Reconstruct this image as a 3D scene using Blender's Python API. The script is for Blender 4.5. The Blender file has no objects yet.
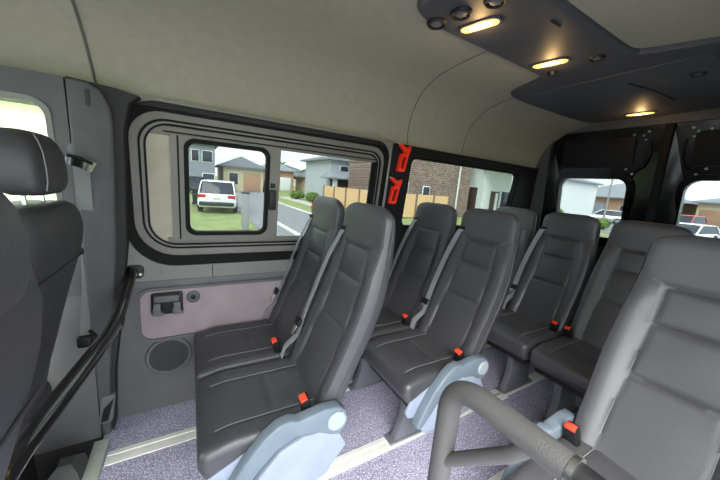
import bpy, bmesh, math, random
from mathutils import Vector, Matrix, Quaternion
random.seed(7)
COL = bpy.context.scene.collection
R = math.radians
sc = bpy.context.scene

# ------------------------------------------------------------------ materials
def lin(c):
    return tuple((v/12.92 if v <= .04045 else ((v+.055)/1.055)**2.4) for v in c)
def hx(s):
    s = s.lstrip('#'); return lin(tuple(int(s[i:i+2], 16)/255 for i in (0, 2, 4)))
def mat(name, color, rough=.5, metal=0, var=.08, vscale=12, bump=0, bscale=300, spec=.5, coat=0, emit=None, estr=0):
    m = bpy.data.materials.new(name); m.use_nodes = True
    nt = m.node_tree; n = nt.nodes; l = nt.links
    b = n['Principled BSDF']
    c = hx(color) if isinstance(color, str) else color
    tc = n.new('ShaderNodeTexCoord')
    nz = n.new('ShaderNodeTexNoise'); nz.inputs['Scale'].default_value = vscale; nz.inputs['Detail'].default_value = 4
    l.new(tc.outputs['Object'], nz.inputs['Vector'])
    mp = n.new('ShaderNodeMapRange'); mp.inputs['From Min'].default_value = .3; mp.inputs['From Max'].default_value = .7
    mp.inputs['To Min'].default_value = 1-var; mp.inputs['To Max'].default_value = 1+var
    l.new(nz.outputs['Fac'], mp.inputs['Value'])
    mx = n.new('ShaderNodeMix'); mx.data_type = 'RGBA'; mx.blend_type = 'MULTIPLY'; mx.inputs['Factor'].default_value = 1
    mx.inputs['A'].default_value = (*c, 1); l.new(mp.outputs['Result'], mx.inputs['B'])
    l.new(mx.outputs['Result'], b.inputs['Base Color'])
    b.inputs['Roughness'].default_value = rough; b.inputs['Metallic'].default_value = metal
    b.inputs['Specular IOR Level'].default_value = spec
    if coat: b.inputs['Coat Weight'].default_value = coat; b.inputs['Coat Roughness'].default_value = .08
    if bump:
        z2 = n.new('ShaderNodeTexVoronoi'); z2.inputs['Scale'].default_value = bscale
        l.new(tc.outputs['Object'], z2.inputs['Vector'])
        bp = n.new('ShaderNodeBump'); bp.inputs['Strength'].default_value = bump; bp.inputs['Distance'].default_value = .002
        l.new(z2.outputs['Distance'], bp.inputs['Height']); l.new(bp.outputs['Normal'], b.inputs['Normal'])
    if emit is not None:
        b.inputs['Emission Color'].default_value = (*hx(emit), 1); b.inputs['Emission Strength'].default_value = estr
    return m

def glass_mat(name, tint, refl=.06):
    m = bpy.data.materials.new(name); m.use_nodes = True
    nt = m.node_tree; n = nt.nodes; l = nt.links
    n.remove(n['Principled BSDF']); out = n['Material Output']
    t = n.new('ShaderNodeBsdfTransparent'); t.inputs['Color'].default_value = (*tint, 1)
    g = n.new('ShaderNodeBsdfGlossy'); g.inputs['Roughness'].default_value = .02
    nz = n.new('ShaderNodeTexNoise'); nz.inputs['Scale'].default_value = 3
    mp = n.new('ShaderNodeMapRange'); mp.inputs['To Min'].default_value = refl*.6; mp.inputs['To Max'].default_value = refl*1.2
    l.new(nz.outputs['Fac'], mp.inputs['Value'])
    mx = n.new('ShaderNodeMixShader'); l.new(mp.outputs['Result'], mx.inputs['Fac'])
    l.new(t.outputs[0], mx.inputs[1]); l.new(g.outputs[0], mx.inputs[2]); l.new(mx.outputs[0], out.inputs['Surface'])
    return m

def fleck_mat():
    m = mat('speckled_vinyl', '#86829a', .5, var=.12, vscale=9)
    nt = m.node_tree; n = nt.nodes; l = nt.links; b = n['Principled BSDF']
    src = b.inputs['Base Color'].links[0].from_socket
    tc = n.new('ShaderNodeTexCoord')
    last = src
    for sc_, lo, hi, c in ((90, .64, .74, '#4a4760'), (260, .54, .64, '#b2b0c4'), (150, .58, .66, '#dddce8')):
        z = n.new('ShaderNodeTexNoise'); z.inputs['Scale'].default_value = sc_; z.inputs['Detail'].default_value = 1
        l.new(tc.outputs['Object'], z.inputs['Vector'])
        mp = n.new('ShaderNodeMapRange'); mp.inputs['From Min'].default_value = lo; mp.inputs['From Max'].default_value = hi
        l.new(z.outputs['Fac'], mp.inputs['Value'])
        mx = n.new('ShaderNodeMix'); mx.data_type = 'RGBA'; mx.inputs['B'].default_value = (*hx(c), 1)
        l.new(mp.outputs['Result'], mx.inputs['Factor']); l.new(last, mx.inputs['A']); last = mx.outputs['Result']
    l.new(last, b.inputs['Base Color'])
    return m

def brick_mat():
    m = mat('brown_brick', '#6e5a52', .85)
    nt = m.node_tree; n = nt.nodes; l = nt.links; b = n['Principled BSDF']
    tc = n.new('ShaderNodeTexCoord'); mp = n.new('ShaderNodeMapping'); mp.inputs['Rotation'].default_value = (R(90), 0, 0)
    l.new(tc.outputs['Object'], mp.inputs['Vector'])
    br = n.new('ShaderNodeTexBrick'); br.inputs['Scale'].default_value = 1.7
    br.inputs['Color1'].default_value = (*hx('#8c7468'), 1); br.inputs['Color2'].default_value = (*hx('#57443f'), 1)
    br.inputs['Mortar'].default_value = (*hx('#a59a90'), 1); br.inputs['Mortar Size'].default_value = .03
    l.new(mp.outputs['Vector'], br.inputs['Vector']); l.new(br.outputs['Color'], b.inputs['Base Color'])
    return m

M = {}
M['leather'] = mat('charcoal_leather', '#3e3e41', .36, var=.06, vscale=6, bump=.2, bscale=420, spec=.6)
M['cab_leather'] = mat('cab_seat_leather', '#37373a', .45, var=.06, vscale=6, bump=.25, bscale=420)
M['stitch'] = mat('grey_stitching', '#77787c', .8)
M['black'] = mat('black_plastic', '#161617', .5, bump=.1, spec=.3)
M['rubber'] = mat('black_rubber', '#0d0d0e', .7, spec=.2)
M['gloss_black'] = mat('gloss_black_paint', '#08090c', .2, spec=.3, coat=.15)
M['tube_black'] = mat('black_coated_tube', '#151515', .18, coat=.6)
M['pad'] = mat('grey_padded_grip', '#414040', .6, bump=.3, bscale=350)
M['red'] = mat('red_plastic', '#e8432c', .4)
M['hammer_red'] = mat('signal_red_plastic', '#f2331c', .4)
M['steel'] = mat('steel', '#b8b8b6', .3, metal=1)
M['web'] = mat('grey_belt_webbing', '#8f9093', .7, bump=.3, bscale=600)
M['webcab'] = mat('cab_belt_webbing', '#6c6d6c', .7, bump=.3, bscale=600)
M['armgrey'] = mat('blue_grey_armrest_plastic', '#616d77', .5, bump=.1, bscale=500)
M['armlight'] = mat('pale_grey_hinge_plastic', '#828b9b', .5)
M['armcap'] = mat('greenish_grey_cap', '#8d989a', .5)
M['wallgrey'] = mat('grey_moulded_plastic', '#5f6062', .6, bump=.15, bscale=500)
M['pillar'] = mat('pillar_trim_plastic', '#4c4c4d', .65, bump=.15, bscale=500)
M['walldark'] = mat('dark_grey_moulded_plastic', '#5a595a', .6, bump=.15, bscale=500)
M['corner_shade'] = mat('pillar_corner_shade', '#2b2b2c', .7, spec=.3)  # shade of the corner beside the pillar, put into the colour
M['pink'] = mat('mauve_grey_panel', '#95878b', .75, bump=.1)
M['surround'] = mat('light_grey_window_surround', '#73726e', .55, bump=.1)
M['winframe'] = mat('taupe_window_frame', '#6b6963', .5)
M['blank'] = mat('cream_blank_panel', '#a39d8c', .6)
M['doorpanel'] = mat('rear_door_trim', '#17181a', .7, spec=.2)
M['lining'] = mat('grey_headliner_fabric', '#928e7d', .9, var=.05, vscale=30, bump=.2, bscale=500)
M['seam'] = mat('headliner_seam', '#5a5852', .9)
M['seamdark'] = mat('dark_seam', '#2c2c2d', .8)
M['console'] = mat('dark_console_plastic', '#3f4043', .6, bump=.1)
M['console_panel'] = mat('console_panel_plastic', '#4a4b4e', .6)
M['floor'] = fleck_mat()
M['alu'] = mat('aluminium_track', '#dcdcd6', .45, metal=.1)
M['trimstrip'] = mat('pale_threshold_strip', '#b9c0b4', .5)
M['cabfloor'] = mat('black_cab_floor', '#1f1f22', .7)
M['leg'] = mat('grey_seat_pedestal', '#5b5c63', .5)
M['tint'] = glass_mat('privacy_glass', (.40, .42, .415), .012)
M['clear'] = glass_mat('clear_cab_glass', (.66, .70, .62), .02)
M['front'] = glass_mat('windscreen_glass', (.95, .96, .95), .03)
M['lamp'] = mat('warm_lamp_diffuser', '#ffd9a0', .4, emit='#ffb452', estr=.30)
M['lampcore'] = mat('lamp_bulb_window', '#fff0d0', .4, emit='#ffd890', estr=.9)
M['asphalt'] = mat('asphalt', '#8a8b8f', .9, var=.12, vscale=3)
M['concrete'] = mat('concrete', '#c2c0b8', .9)
M['kerb'] = mat('kerb_concrete', '#d8d8d2', .9)
M['grass'] = mat('grass', '#8a9a62', .95, var=.3, vscale=2.5)
M['brick'] = brick_mat()
M['white'] = mat('white_render', '#dfe6e6', .8)
M['grey_render'] = mat('grey_render', '#8b929c', .8)
M['lightgrey_render'] = mat('pale_grey_render', '#b9bfc6', .8)
M['beige'] = mat('beige_render', '#c9bda0', .85)
M['tan'] = mat('tan_brick', '#b08e74', .85)
M['rooftile'] = mat('grey_roof_tiles', '#8d939b', .8, bump=.3, bscale=3)
M['roofdark'] = mat('dark_roof_tiles', '#6c7178', .8, bump=.3, bscale=3)
M['fence'] = mat('sand_fence_sheet', '#dcb88c', .7, var=.05)
M['fencepost'] = mat('fence_post', '#7b6a58', .7)
M['darkglass'] = mat('dark_window_glass', '#2c3540', .1)
M['carwhite'] = mat('white_car_paint', '#f1f3f6', .25, coat=.6)
M['carsilver'] = mat('silver_car_paint', '#c9ccd2', .25, coat=.6, metal=.3)
M['carred'] = mat('red_car_paint', '#c8202a', .25, coat=.6)
M['cardark'] = mat('dark_car_paint', '#2a3040', .25, coat=.6)
M['tyre'] = mat('tyre', '#202022', .8)
M['hub'] = mat('wheel_hub', '#a0a2a6', .4, metal=.7)
M['taillight'] = mat('tail_light', '#c21c18', .3)
M['leaf'] = mat('leaves', '#5f7a3a', .9, var=.4, vscale=4)
M['trunk'] = mat('bark', '#6b5846', .9)
M['timber'] = mat('dark_timber', '#4a3c34', .7)
M['bin'] = mat('dark_bin_plastic', '#2b3034', .5)
M['hydrant'] = mat('hydrant_red', '#a03a2c', .6)
M['post'] = mat('grey_post', '#96989a', .7)
M['plate'] = mat('blank_plate', '#d8d8c8', .6)

# ------------------------------------------------------------------ mesh helpers
OFF = {}
class B:
    def __init__(s): s.bm = bmesh.new()
    def face(s, vs):
        try: return s.bm.faces.new(vs)
        except ValueError: return None
    def loft(s, rings, cap0=True, cap1=True, closed=True):
        bm = s.bm; rv = [[bm.verts.new(p) for p in r] for r in rings]
        n = len(rv[0])
        for a, b in zip(rv, rv[1:]):
            for i in range(n if closed else n-1):
                j = (i+1) % n; s.face((a[i], a[j], b[j], b[i]))
        if cap0: s.face(rv[0][::-1])
        if cap1: s.face(rv[-1])
        return rv
    def tube(s, pts, r, seg=12, closed=False, caps=True, flat=None):
        pts = [Vector(p) for p in pts]; n = len(pts)
        rr = r if hasattr(r, '__len__') else [r]*n
        tans = []
        for i in range(n):
            if closed: t = pts[(i+1) % n]-pts[i-1]
            else: t = pts[min(i+1, n-1)]-pts[max(i-1, 0)]
            tans.append(t.normalized())
        up = Vector((0, 0, 1)) if abs(tans[0].z) < .9 else Vector((1, 0, 0))
        nrm = (up-tans[0]*up.dot(tans[0])).normalized(); rings = []
        for i in range(n):
            if i:
                q = tans[i-1].rotation_difference(tans[i]); nrm = q @ nrm
                nrm = (nrm-tans[i]*nrm.dot(tans[i])).normalized()
            bi = tans[i].cross(nrm)
            rings.append([pts[i]+nrm*(math.cos(a)*rr[i])+bi*(math.sin(a)*rr[i]*(flat or 1)) for a in [2*math.pi*k/seg for k in range(seg)]])
        if closed:
            rings.append(rings[0]); s.loft(rings, False, False)
            bmesh.ops.remove_doubles(s.bm, verts=s.bm.verts, dist=1e-6)
        else: s.loft(rings, caps, caps)
    def ribbon(s, pts, side, w, th):
        pts = [Vector(p) for p in pts]; side = Vector(side).normalized(); rings = []
        for i, p in enumerate(pts):
            t = (pts[min(i+1, len(pts)-1)]-pts[max(i-1, 0)]).normalized()
            nn = t.cross(side).normalized(); sd = nn.cross(t).normalized()
            rings.append([p+sd*w/2+nn*th/2, p-sd*w/2+nn*th/2, p-sd*w/2-nn*th/2, p+sd*w/2-nn*th/2])
        s.loft(rings)
    def rbox(s, c, size, r=.01, rot=None, div=2):
        """rounded box: c centre, size full lengths"""
        hx_, hy, hz = [v/2 for v in size]; r = min(r, hx_, hy, hz)
        tmp = bmesh.new(); bmesh.ops.create_cube(tmp, size=2)
        for v in tmp.verts: v.co = Vector((v.co.x*hx_, v.co.y*hy, v.co.z*hz))
        if r > 0: bmesh.ops.bevel(tmp, geom=tmp.edges[:]+tmp.verts[:], offset=r*.999, segments=div, profile=.5, affect='EDGES')
        s.merge(tmp, c, rot)
    def merge(s, tmp, c=(0, 0, 0), rot=None):
        mp = {}
        for v in tmp.verts:
            co = v.co.copy()
            if rot is not None: co = rot @ co
            mp[v] = s.bm.verts.new(co+Vector(c))
        for f in tmp.faces: s.face([mp[v] for v in f.verts])
        tmp.free()
    def prism(s, poly, fn, d0, d1, bevel=0, seg=2):
        """poly 2-D outline, fn(u,v,d)->point"""
        tmp = bmesh.new()
        a = [tmp.verts.new(fn(u, v, d0)) for u, v in poly]; b = [tmp.verts.new(fn(u, v, d1)) for u, v in poly]
        n = len(poly); tmp.faces.new(a[::-1]); tmp.faces.new(b)
        for i in range(n): tmp.faces.new((a[i], a[(i+1) % n], b[(i+1) % n], b[i]))
        bmesh.ops.recalc_face_normals(tmp, faces=tmp.faces)
        if bevel:
            capf = set(tmp.faces[:2]); tmp.faces.ensure_lookup_table()
            ed = [e for e in tmp.edges if (e.link_faces[0] in (tmp.faces[0], tmp.faces[1])) or (len(e.link_faces) > 1 and e.link_faces[1] in (tmp.faces[0], tmp.faces[1]))]
            bmesh.ops.bevel(tmp, geom=ed, offset=bevel, segments=seg, profile=.5, affect='EDGES', clamp_overlap=True)
        s.merge(tmp)
    def ring(s, outer, inner, fn, d0, d1):
        o0 = [s.bm.verts.new(fn(u, v, d0)) for u, v in outer]; i0 = [s.bm.verts.new(fn(u, v, d0)) for u, v in inner]
        o1 = [s.bm.verts.new(fn(u, v, d1)) for u, v in outer]; i1 = [s.bm.verts.new(fn(u, v, d1)) for u, v in inner]
        n = len(outer)
        for i in range(n):
            j = (i+1) % n
            s.face((o0[i], o0[j], i0[j], i0[i])); s.face((o1[j], o1[i], i1[i], i1[j]))
            s.face((i0[i], i0[j], i1[j], i1[i])); s.face((o0[j], o0[i], o1[i], o1[j]))
    def lathe(s, prof, c, axis, seg=28):
        """prof [(r,h)], axis direction"""
        ax = Vector(axis).normalized(); q = Vector((0, 0, 1)).rotation_difference(ax)
        rings = [[Vector(c)+q @ Vector((r*math.cos(a), r*math.sin(a), h)) for a in [2*math.pi*k/seg for k in range(seg)]] for r, h in prof]
        s.loft(rings)
    def build(s, name, m, parent=None, sharp=38, shift=None):
        bm = s.bm
        bmesh.ops.recalc_face_normals(bm, faces=bm.faces)
        off = Vector((0, 0, 0))
        if parent is not None: off = OFF.get(parent, Vector((0, 0, 0)))
        else:
            xs = [v.co for v in bm.verts]
            off = Vector(((min(v.x for v in xs)+max(v.x for v in xs))/2, (min(v.y for v in xs)+max(v.y for v in xs))/2, min(v.z for v in xs)))
        for v in bm.verts: v.co -= off
        me = bpy.data.meshes.new(name); bm.to_mesh(me); bm.free()
        me.shade_smooth(); me.set_sharp_from_angle(angle=R(sharp))
        me.materials.append(m)
        o = bpy.data.objects.new(name, me); COL.objects.link(o)
        if parent is not None: o.parent = parent; OFF[o] = off
        else: o.location = off; OFF[o] = off
        return o

def tag(o, label, cat, group=None, kind=None):
    o['label'] = label; o['category'] = cat
    if group: o['group'] = group
    if kind: o['kind'] = kind
    return o
def thing(name, label, cat, base=(0, 0, 0), group=None, kind=None, local=False):
    o = bpy.data.objects.new(name, None); COL.objects.link(o); o.location = base; o.empty_display_size = .05
    OFF[o] = Vector((0, 0, 0)) if local else Vector(base)
    return tag(o, label, cat, group, kind)
def copy_tree(o, parent=None):
    c = o.copy(); COL.objects.link(c)
    if parent is not None: c.parent = parent
    for ch in list(o.children): copy_tree(ch, c)
    return c

def rr(u0, u1, v0, v1, r, n=8):
    if not hasattr(r, '__len__'): r = (r,)*4     # order: (u1,v1) (u0,v1) (u0,v0) (u1,v0)
    pts = []
    for (cu, cv, a0, k) in ((u1, v1, 0, 0), (u0, v1, 90, 1), (u0, v0, 180, 2), (u1, v0, 270, 3)):
        q = r[k]; su = -1 if cu == u1 else 1; sv = -1 if cv == v1 else 1
        for i in range(n+1):
            a = R(a0+90*i/n); pts.append((cu+su*q+q*math.cos(a), cv+sv*q+q*math.sin(a)))
    return pts
def crom(pts, n=8):
    P = [Vector(p) for p in pts]; out = []
    for i in range(len(P)-1):
        p0 = P[max(i-1, 0)]; p1 = P[i]; p2 = P[i+1]; p3 = P[min(i+2, len(P)-1)]
        for k in range(n):
            t = k/n
            out.append(.5*((2*p1)+(p2-p0)*t+(2*p0-5*p1+4*p2-p3)*t*t+(3*p1-p0-3*p2+p3)*t**3))
    out.append(P[-1]); return out
def fillet(pts, r, n=8):
    P = [Vector(p) for p in pts]; out = [P[0]]
    for i in range(1, len(P)-1):
        a = (P[i-1]-P[i]); b = (P[i+1]-P[i]); d = min(r, a.length*.45, b.length*.45)
        s0 = P[i]+a.normalized()*d; s1 = P[i]+b.normalized()*d
        for k in range(n+1):
            t = k/n; out.append(s0*(1-t)**2+P[i]*2*t*(1-t)+s1*t*t)
    out.append(P[-1]); return out
def interp(xs, ys, x):
    if x <= xs[0]: return ys[0]
    for i in range(len(xs)-1):
        if x <= xs[i+1]:
            t = (x-xs[i])/(xs[i+1]-xs[i]); return ys[i]+(ys[i+1]-ys[i])*t
    return ys[-1]
def cinterp(xs, ys, x):
    """smooth monotone-ish cubic"""
    if x <= xs[0]: return ys[0]
    if x >= xs[-1]: return ys[-1]
    n = len(xs)
    def slope(i):
        if i == 0: return (ys[1]-ys[0])/(xs[1]-xs[0])
        if i == n-1: return (ys[-1]-ys[-2])/(xs[-1]-xs[-2])
        return (ys[i+1]-ys[i-1])/(xs[i+1]-xs[i-1])
    for i in range(n-1):
        if x <= xs[i+1]:
            h = xs[i+1]-xs[i]; t = (x-xs[i])/h
            return ((2*t**3-3*t*t+1)*ys[i]+(t**3-2*t*t+t)*h*slope(i)+(-2*t**3+3*t*t)*ys[i+1]+(t**3-t*t)*h*slope(i+1))
def sstep(a, b, x):
    t = max(0, min(1, (x-a)/(b-a))); return t*t*(3-2*t)
def gauss(d, w): return math.exp(-(d/w)**2)

XY = lambda u, v, d: Vector((u, v, d))

# ------------------------------------------------------------------ the van shell (x rearwards, y across, z up; cabin floor z = 0)
CY = .78                                       # centre line of the van
def yw(z): return 1.68 if z < .9 else 1.68-.095*(z-.9)
WL = lambda u, v, d: Vector((u, yw(v)+d, v))    # on the left wall, d > 0 goes outwards
def xr(z): return 2.94-.17*max(0, z-1.0)
RW = lambda u, v, d: Vector((xr(v)+d, u, v))    # on the rear wall
WR = lambda u, v, d: Vector((u, 2*CY-yw(v)-d, v))

b = B(); b.rbox((1.2875, .78, -.03), (3.325, 1.86, .06), 0)
tag(b.build('floor', M['floor']), 'blue-violet speckled vinyl van floor under the seats', 'floor', kind='structure')
b = B(); b.rbox((-1.04, .78, -.036), (1.33, 1.86, .06), 0)
tag(b.build('floor', M['cabfloor']), 'black floor of the driver cab beyond the threshold strip', 'floor', kind='structure')

# seat tracks and threshold strip set into the floor
def track(y, x0, x1, label):
    b = B()
    b.prism([(-.037, 0), (.037, 0), (.037, .004), (.013, .005), (.011, .003), (-.011, .003), (-.013, .005), (-.037, .004)], lambda u, v, d: Vector((d, y+u, v)), x0, x1)
    tag(b.build('trim_1', M['alu']), label, 'seat track', kind='structure')
track(1.43, -.34, 2.8, 'pale metal seat track along the floor nearest the window wall')
track(.975, -.30, 2.8, 'pale metal seat track along the floor beside the aisle')
track(.585, 1.0, 2.8, 'pale metal seat track on the door side of the aisle')
b = B(); b.rbox((-.375, .8, .003), (.055, 1.5, .01), .003)
tag(b.build('trim_2', M['trimstrip']), 'pale greenish threshold strip across the floor edge at the cab', 'threshold strip', kind='structure')

# left wall
b = B()
b.prism([(-.45, 0), (2.98, 0), (2.98, .705), (-.45, .705)], WL, 0, .04)
wall = tag(b.build('wall_left', M['walldark']), 'dark grey moulded lower side wall under the big windows', 'wall', kind='structure')
b = B(); pk = rr(-.225, 2.5, .405, .66, .05)
b.prism(pk, WL, -.004, .01, .003); b.build('panel_insert', M['pink'], wall)['label'] = 'mauve grey flat insert panel'
b = B(); b.ring(rr(-.24, 2.515, .39, .675, .06), pk, WL, -.010, .01); b.build('panel_frame', M['walldark'], wall)
b = B(); b.prism([(-.31, .685), (2.9, .685), (2.9, .715), (-.31, .715)], WL, -.016, .01, .004); b.build('ledge', M['wallgrey'], wall)
b = B(); b.tube([WL(x, .215, -.001) for x in (-.20, -.05, .2, .6)], .005, 8); b.build('groove', M['wallgrey'], wall)
# window surround panel with its hole, then the black panel behind it
SUR = rr(-.285, 1.125, .765, 1.54, .001)
b = B(); HOLE1 = rr(-.262, 1.12, .785, 1.537, (.10, .15, .20, .10))
b.ring(rr(-.33, 1.13, .70, 1.548, .001), HOLE1, WL, -.012, .04)
tag(b.build('trim_3', M['surround']), 'light grey moulded surround panel of the front side window', 'window surround', kind='structure')
b = B(); b.tube([WL(.093, z, -.013) for z in (.70, .74, .78)], .0022, 6); b.tube([WL(-.115, z, -.013) for z in (1.525, 1.535)], .002, 6)
tag(b.build('trim_4', M['seamdark']), 'thin dark joint line in the window surround', 'joint', kind='structure')
b = B(); HOLE2 = rr(1.30, 2.54, .98, 1.478, (.06, .05, .05, .06))
b.ring(rr(1.125, 2.98, .70, 1.535, .001), HOLE2, WL, -.004, .04)
tag(b.build('trim_5', M['black']), 'black pillar and surround panel of the rear side window', 'window surround', kind='structure')

def pane(b, pts, fn, d0, d1): b.prism(pts, fn, d0, d1)
# window_1: rubber, frames, cream blank, sliding sash, fixed pane
w1 = thing('window_1', 'large rounded side window with a small sliding sash and cream blank panel', 'window', WL(.4, .78, 0), kind='structure')
def inset(r0, a, rad): return rr(r0[0]+a[0], r0[1]-a[1], r0[2]+a[2], r0[3]-a[3], rad)
L0 = (-.262, 1.12, .785, 1.537)
rA = inset(L0, (0, 0, 0, 0), (.10, .15, .20, .10)); rB = inset(L0, (.036, .028, .05, .038), (.09, .125, .17, .09))
b = B(); b.ring(rA, rB, WL, -.005, .05); b.build('rubber_seal', M['rubber'], w1)
rC = inset(L0, (.066, .05, .085, .066), (.08, .11, .14, .08))
b = B(); b.ring(rB, rC, WL, .004, .05); b.build('window_frame', M['winframe'], w1)
rD = inset(L0, (.074, .058, .093, .074), (.075, .105, .13, .075))
b = B(); b.ring(rC, rD, WL, .0, .05); b.build('inner_seal', M['rubber'], w1)
rE = inset(L0, (.086, .066, .101, .083), (.07, .10, .12, .07))
b = B(); b.ring(rD, rE, WL, .01, .05); b.build('inner_frame', M['surround'], w1)
rF = inset(L0, (.094, .072, .109, .091), (.065, .09, .11, .065))
b = B(); b.ring(rE, rF, WL, .006, .05); b.build('inner_seal', M['rubber'], w1)
b = B(); b.prism(inset(L0, (.094, .55, .109, .076), (.005, .09, .11, .005)), WL, .020, .030)
# the blank only spans left of the sash
bm_cut = b; bm_cut.bm.free()
b = B(); b.prism(rr(-.168, -.07, .894, 1.446, (.002, .09, .11, .002)), WL, .018, .03); b.build('blank_panel', M['blank'], w1)['label'] = 'cream blank panel at the front end'
b = B(); b.prism([(-.168, 1.405), (1.04, 1.405), (1.04, 1.446), (-.168, 1.446)], WL, .012, .028, .003); b.build('sliding_channel', M['winframe'], w1)
b = B(); b.prism([(-.10, 1.418), (1.04, 1.418), (1.04, 1.424), (-.10, 1.424)], WL, .008, .016); b.build('channel_groove', M['rubber'], w1)
b = B(); b.prism([(-.10, .894), (1.04, .894), (1.04, .925), (-.10, .925)], WL, .012, .028, .003); b.build('sliding_channel', M['winframe'], w1)
sash = B(); sO = rr(-.075, .425, .915, 1.412, .012); sI = rr(-.022, .368, .94, 1.402, .05)
sash.ring(sO, sI, WL, -.002, .03); sash = sash.build('sliding_sash', M['winframe'], w1)
b = B(); b.ring(rr(-.024, .37, .938, 1.404, .05), rr(-.004, .352, .957, 1.385, .035), WL, -.008, .03); b.build('sash_seal', M['rubber'], sash)
b = B(); b.prism([(-.050, .92), (-.043, .92), (-.043, 1.408), (-.050, 1.408)], WL, -.005, .01); b.build('sash_groove', M['rubber'], sash)
b = B(); pane(b, rr(-.012, .36, .95, 1.393, .04), WL, .012, .016); b.build('glass_pane', M['tint'], sash)
b = B(); b.prism(rr(.372, .408, 1.08, 1.19, .006), WL, -.02, .0, .004); b.prism(rr(.378, .402, 1.20, 1.225, .004), WL, -.012, .0, .003); b.build('latch', M['black'], sash)['label'] = 'dark sliding latch'
b = B(); pane(b, rr(.42, 1.045, .915, 1.415, (.05, .002, .002, .05)), WL, .022, .026); b.build('glass_pane', M['tint'], w1)
b = B(); b.prism([(1.012, .915), (1.045, .915), (1.045, 1.41), (1.012, 1.41)], WL, .012, .028, .003); b.build('end_frame', M['rubber'], w1)
w2 = thing('window_2', 'rear fixed side window beside the red hammers', 'window', WL(1.9, .98, 0), kind='structure')
b = B(); b.ring(HOLE2, rr(1.315, 2.525, .995, 1.463, (.05, .04, .04, .05)), WL, .0, .04); b.build('rubber_seal', M['rubber'], w2)
b = B(); pane(b, rr(1.31, 2.53, .99, 1.468, (.05, .04, .04, .05)), WL, .02, .024); b.build('glass_pane', M['tint'], w2)

# wall fittings on the mauve panel
br = thing('holder_bracket', 'black twin clip holder bracket on the mauve wall panel', 'bracket', WL(-.11, .52, 0))
b = B(); b.prism(rr(-.18, -.045, .535, .65, .012), WL, -.016, -.004, .004); b.build('back_plate', M['black'], br)
b = B(); b.prism(rr(-.165, -.06, .612, .645, .006), WL, -.05, -.016, .005); b.build('top_bar', M['walldark'], br)
for u in (-.168, -.085):
    b = B(); b.prism([(u, .61), (u+.03, .61), (u+.03, .565), (u+.042, .56), (u+.042, .545), (u-.004, .545), (u-.004, .58), (u, .585)], WL, -.055, -.016, .004); b.build('clip', M['walldark'], br)
vt = thing('round_socket', 'small round ribbed socket beside the holder bracket on the mauve panel', 'socket', WL(.006, .60, 0))
b = B(); b.lathe([(.032, 0), (.032, .008), (.026, .011), (.022, .006), (.005, .006)], WL(.002, .612, -.004), (0, -1, 0)); b.build('rim', M['walldark'], vt)
b = B(); b.lathe([(.012, 0), (.012, .012), (.008, .014), (.002, .014)], WL(.002, .612, -.006), (0, -1, 0)); b.build('centre_plug', M['black'], vt)
sp = thing('door_speaker', 'round black wall speaker with mesh grille low on the side wall', 'speaker', WL(-.115, .19, 0))
b = B(); b.lathe([(.105, 0), (.105, .006), (.098, .012), (.088, .012), (.084, .004), (.02, .004)], WL(-.113, .30, .0), (0, -1, 0), 40); b.build('rim', M['walldark'], sp)
gm = mat('speaker_mesh', '#454547', .6, bump=1, bscale=900)
b = B(); b.lathe([(.084, 0), (.083, .007), (.06, .011), (.03, .013), (.003, .0135)], WL(-.113, .30, .0), (0, -1, 0), 40); b.build('grille', gm, sp)

# headliner
prof = crom([(1.640, 1.525, 0), (1.628, 1.60, 0), (1.585, 1.70, 0), (1.505, 1.785, 0), (1.39, 1.84, 0), (1.2, 1.868, 0), (CY, 1.876, 0)], 6)
prof = [(p.x, p.y) for p in prof]; prof = prof+[(2*CY-y, z) for y, z in prof[-2::-1]]
def lining(x0, x1, t=.0, nx=2):
    b = B(); rings = []
    for i in range(nx+1):
        x = x0+(x1-x0)*i/nx
        inn = [Vector((x, y, z)) for y, z in prof]; out = [Vector((x, CY+(y-CY)*1.06, 1.52+(z-1.52)*1.12+.02)) for y, z in prof]
        rings.append(inn+out[::-1])
    b.loft(rings); return b
tag(lining(-1.62, 2.86).build('ceiling', M['lining'], sharp=60), 'grey beige fabric headliner curving down to the windows', 'ceiling', kind='structure')
def seamline(xs, label, i0=0, i1=None, r=.003):
    b = B(); pp = prof[:37]
    pts = []
    for i, (y, z) in enumerate(pp):
        t = i/(len(pp)-1); pts.append(Vector((cinterp([0, .45, 1], xs, t), y-.001, z-.0005)))
    b.tube(pts[i0:i1], r, 6)
    tag(b.build('trim_6', M['seam']), label, 'headliner seam', kind='structure')
seamline((-.315, -.335, -.34), 'thin dark headliner seam above the cab pillar', r=.005)
seamline((1.275, 1.215, 1.12), 'thin curved headliner seam rising between the side windows', r=.0025)
seamline((1.80, 1.76, 1.75), 'faint headliner seam above the rear side window', r=.0022)
b = B(); b.prism([(-.30, 1.512), (2.86, 1.512), (2.86, 1.54), (-.30, 1.54)], WL, -.008, .03, .004)
tag(b.build('trim_7', M['black']), 'black strip along the top edge of the side windows', 'trim strip', kind='structure')

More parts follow.
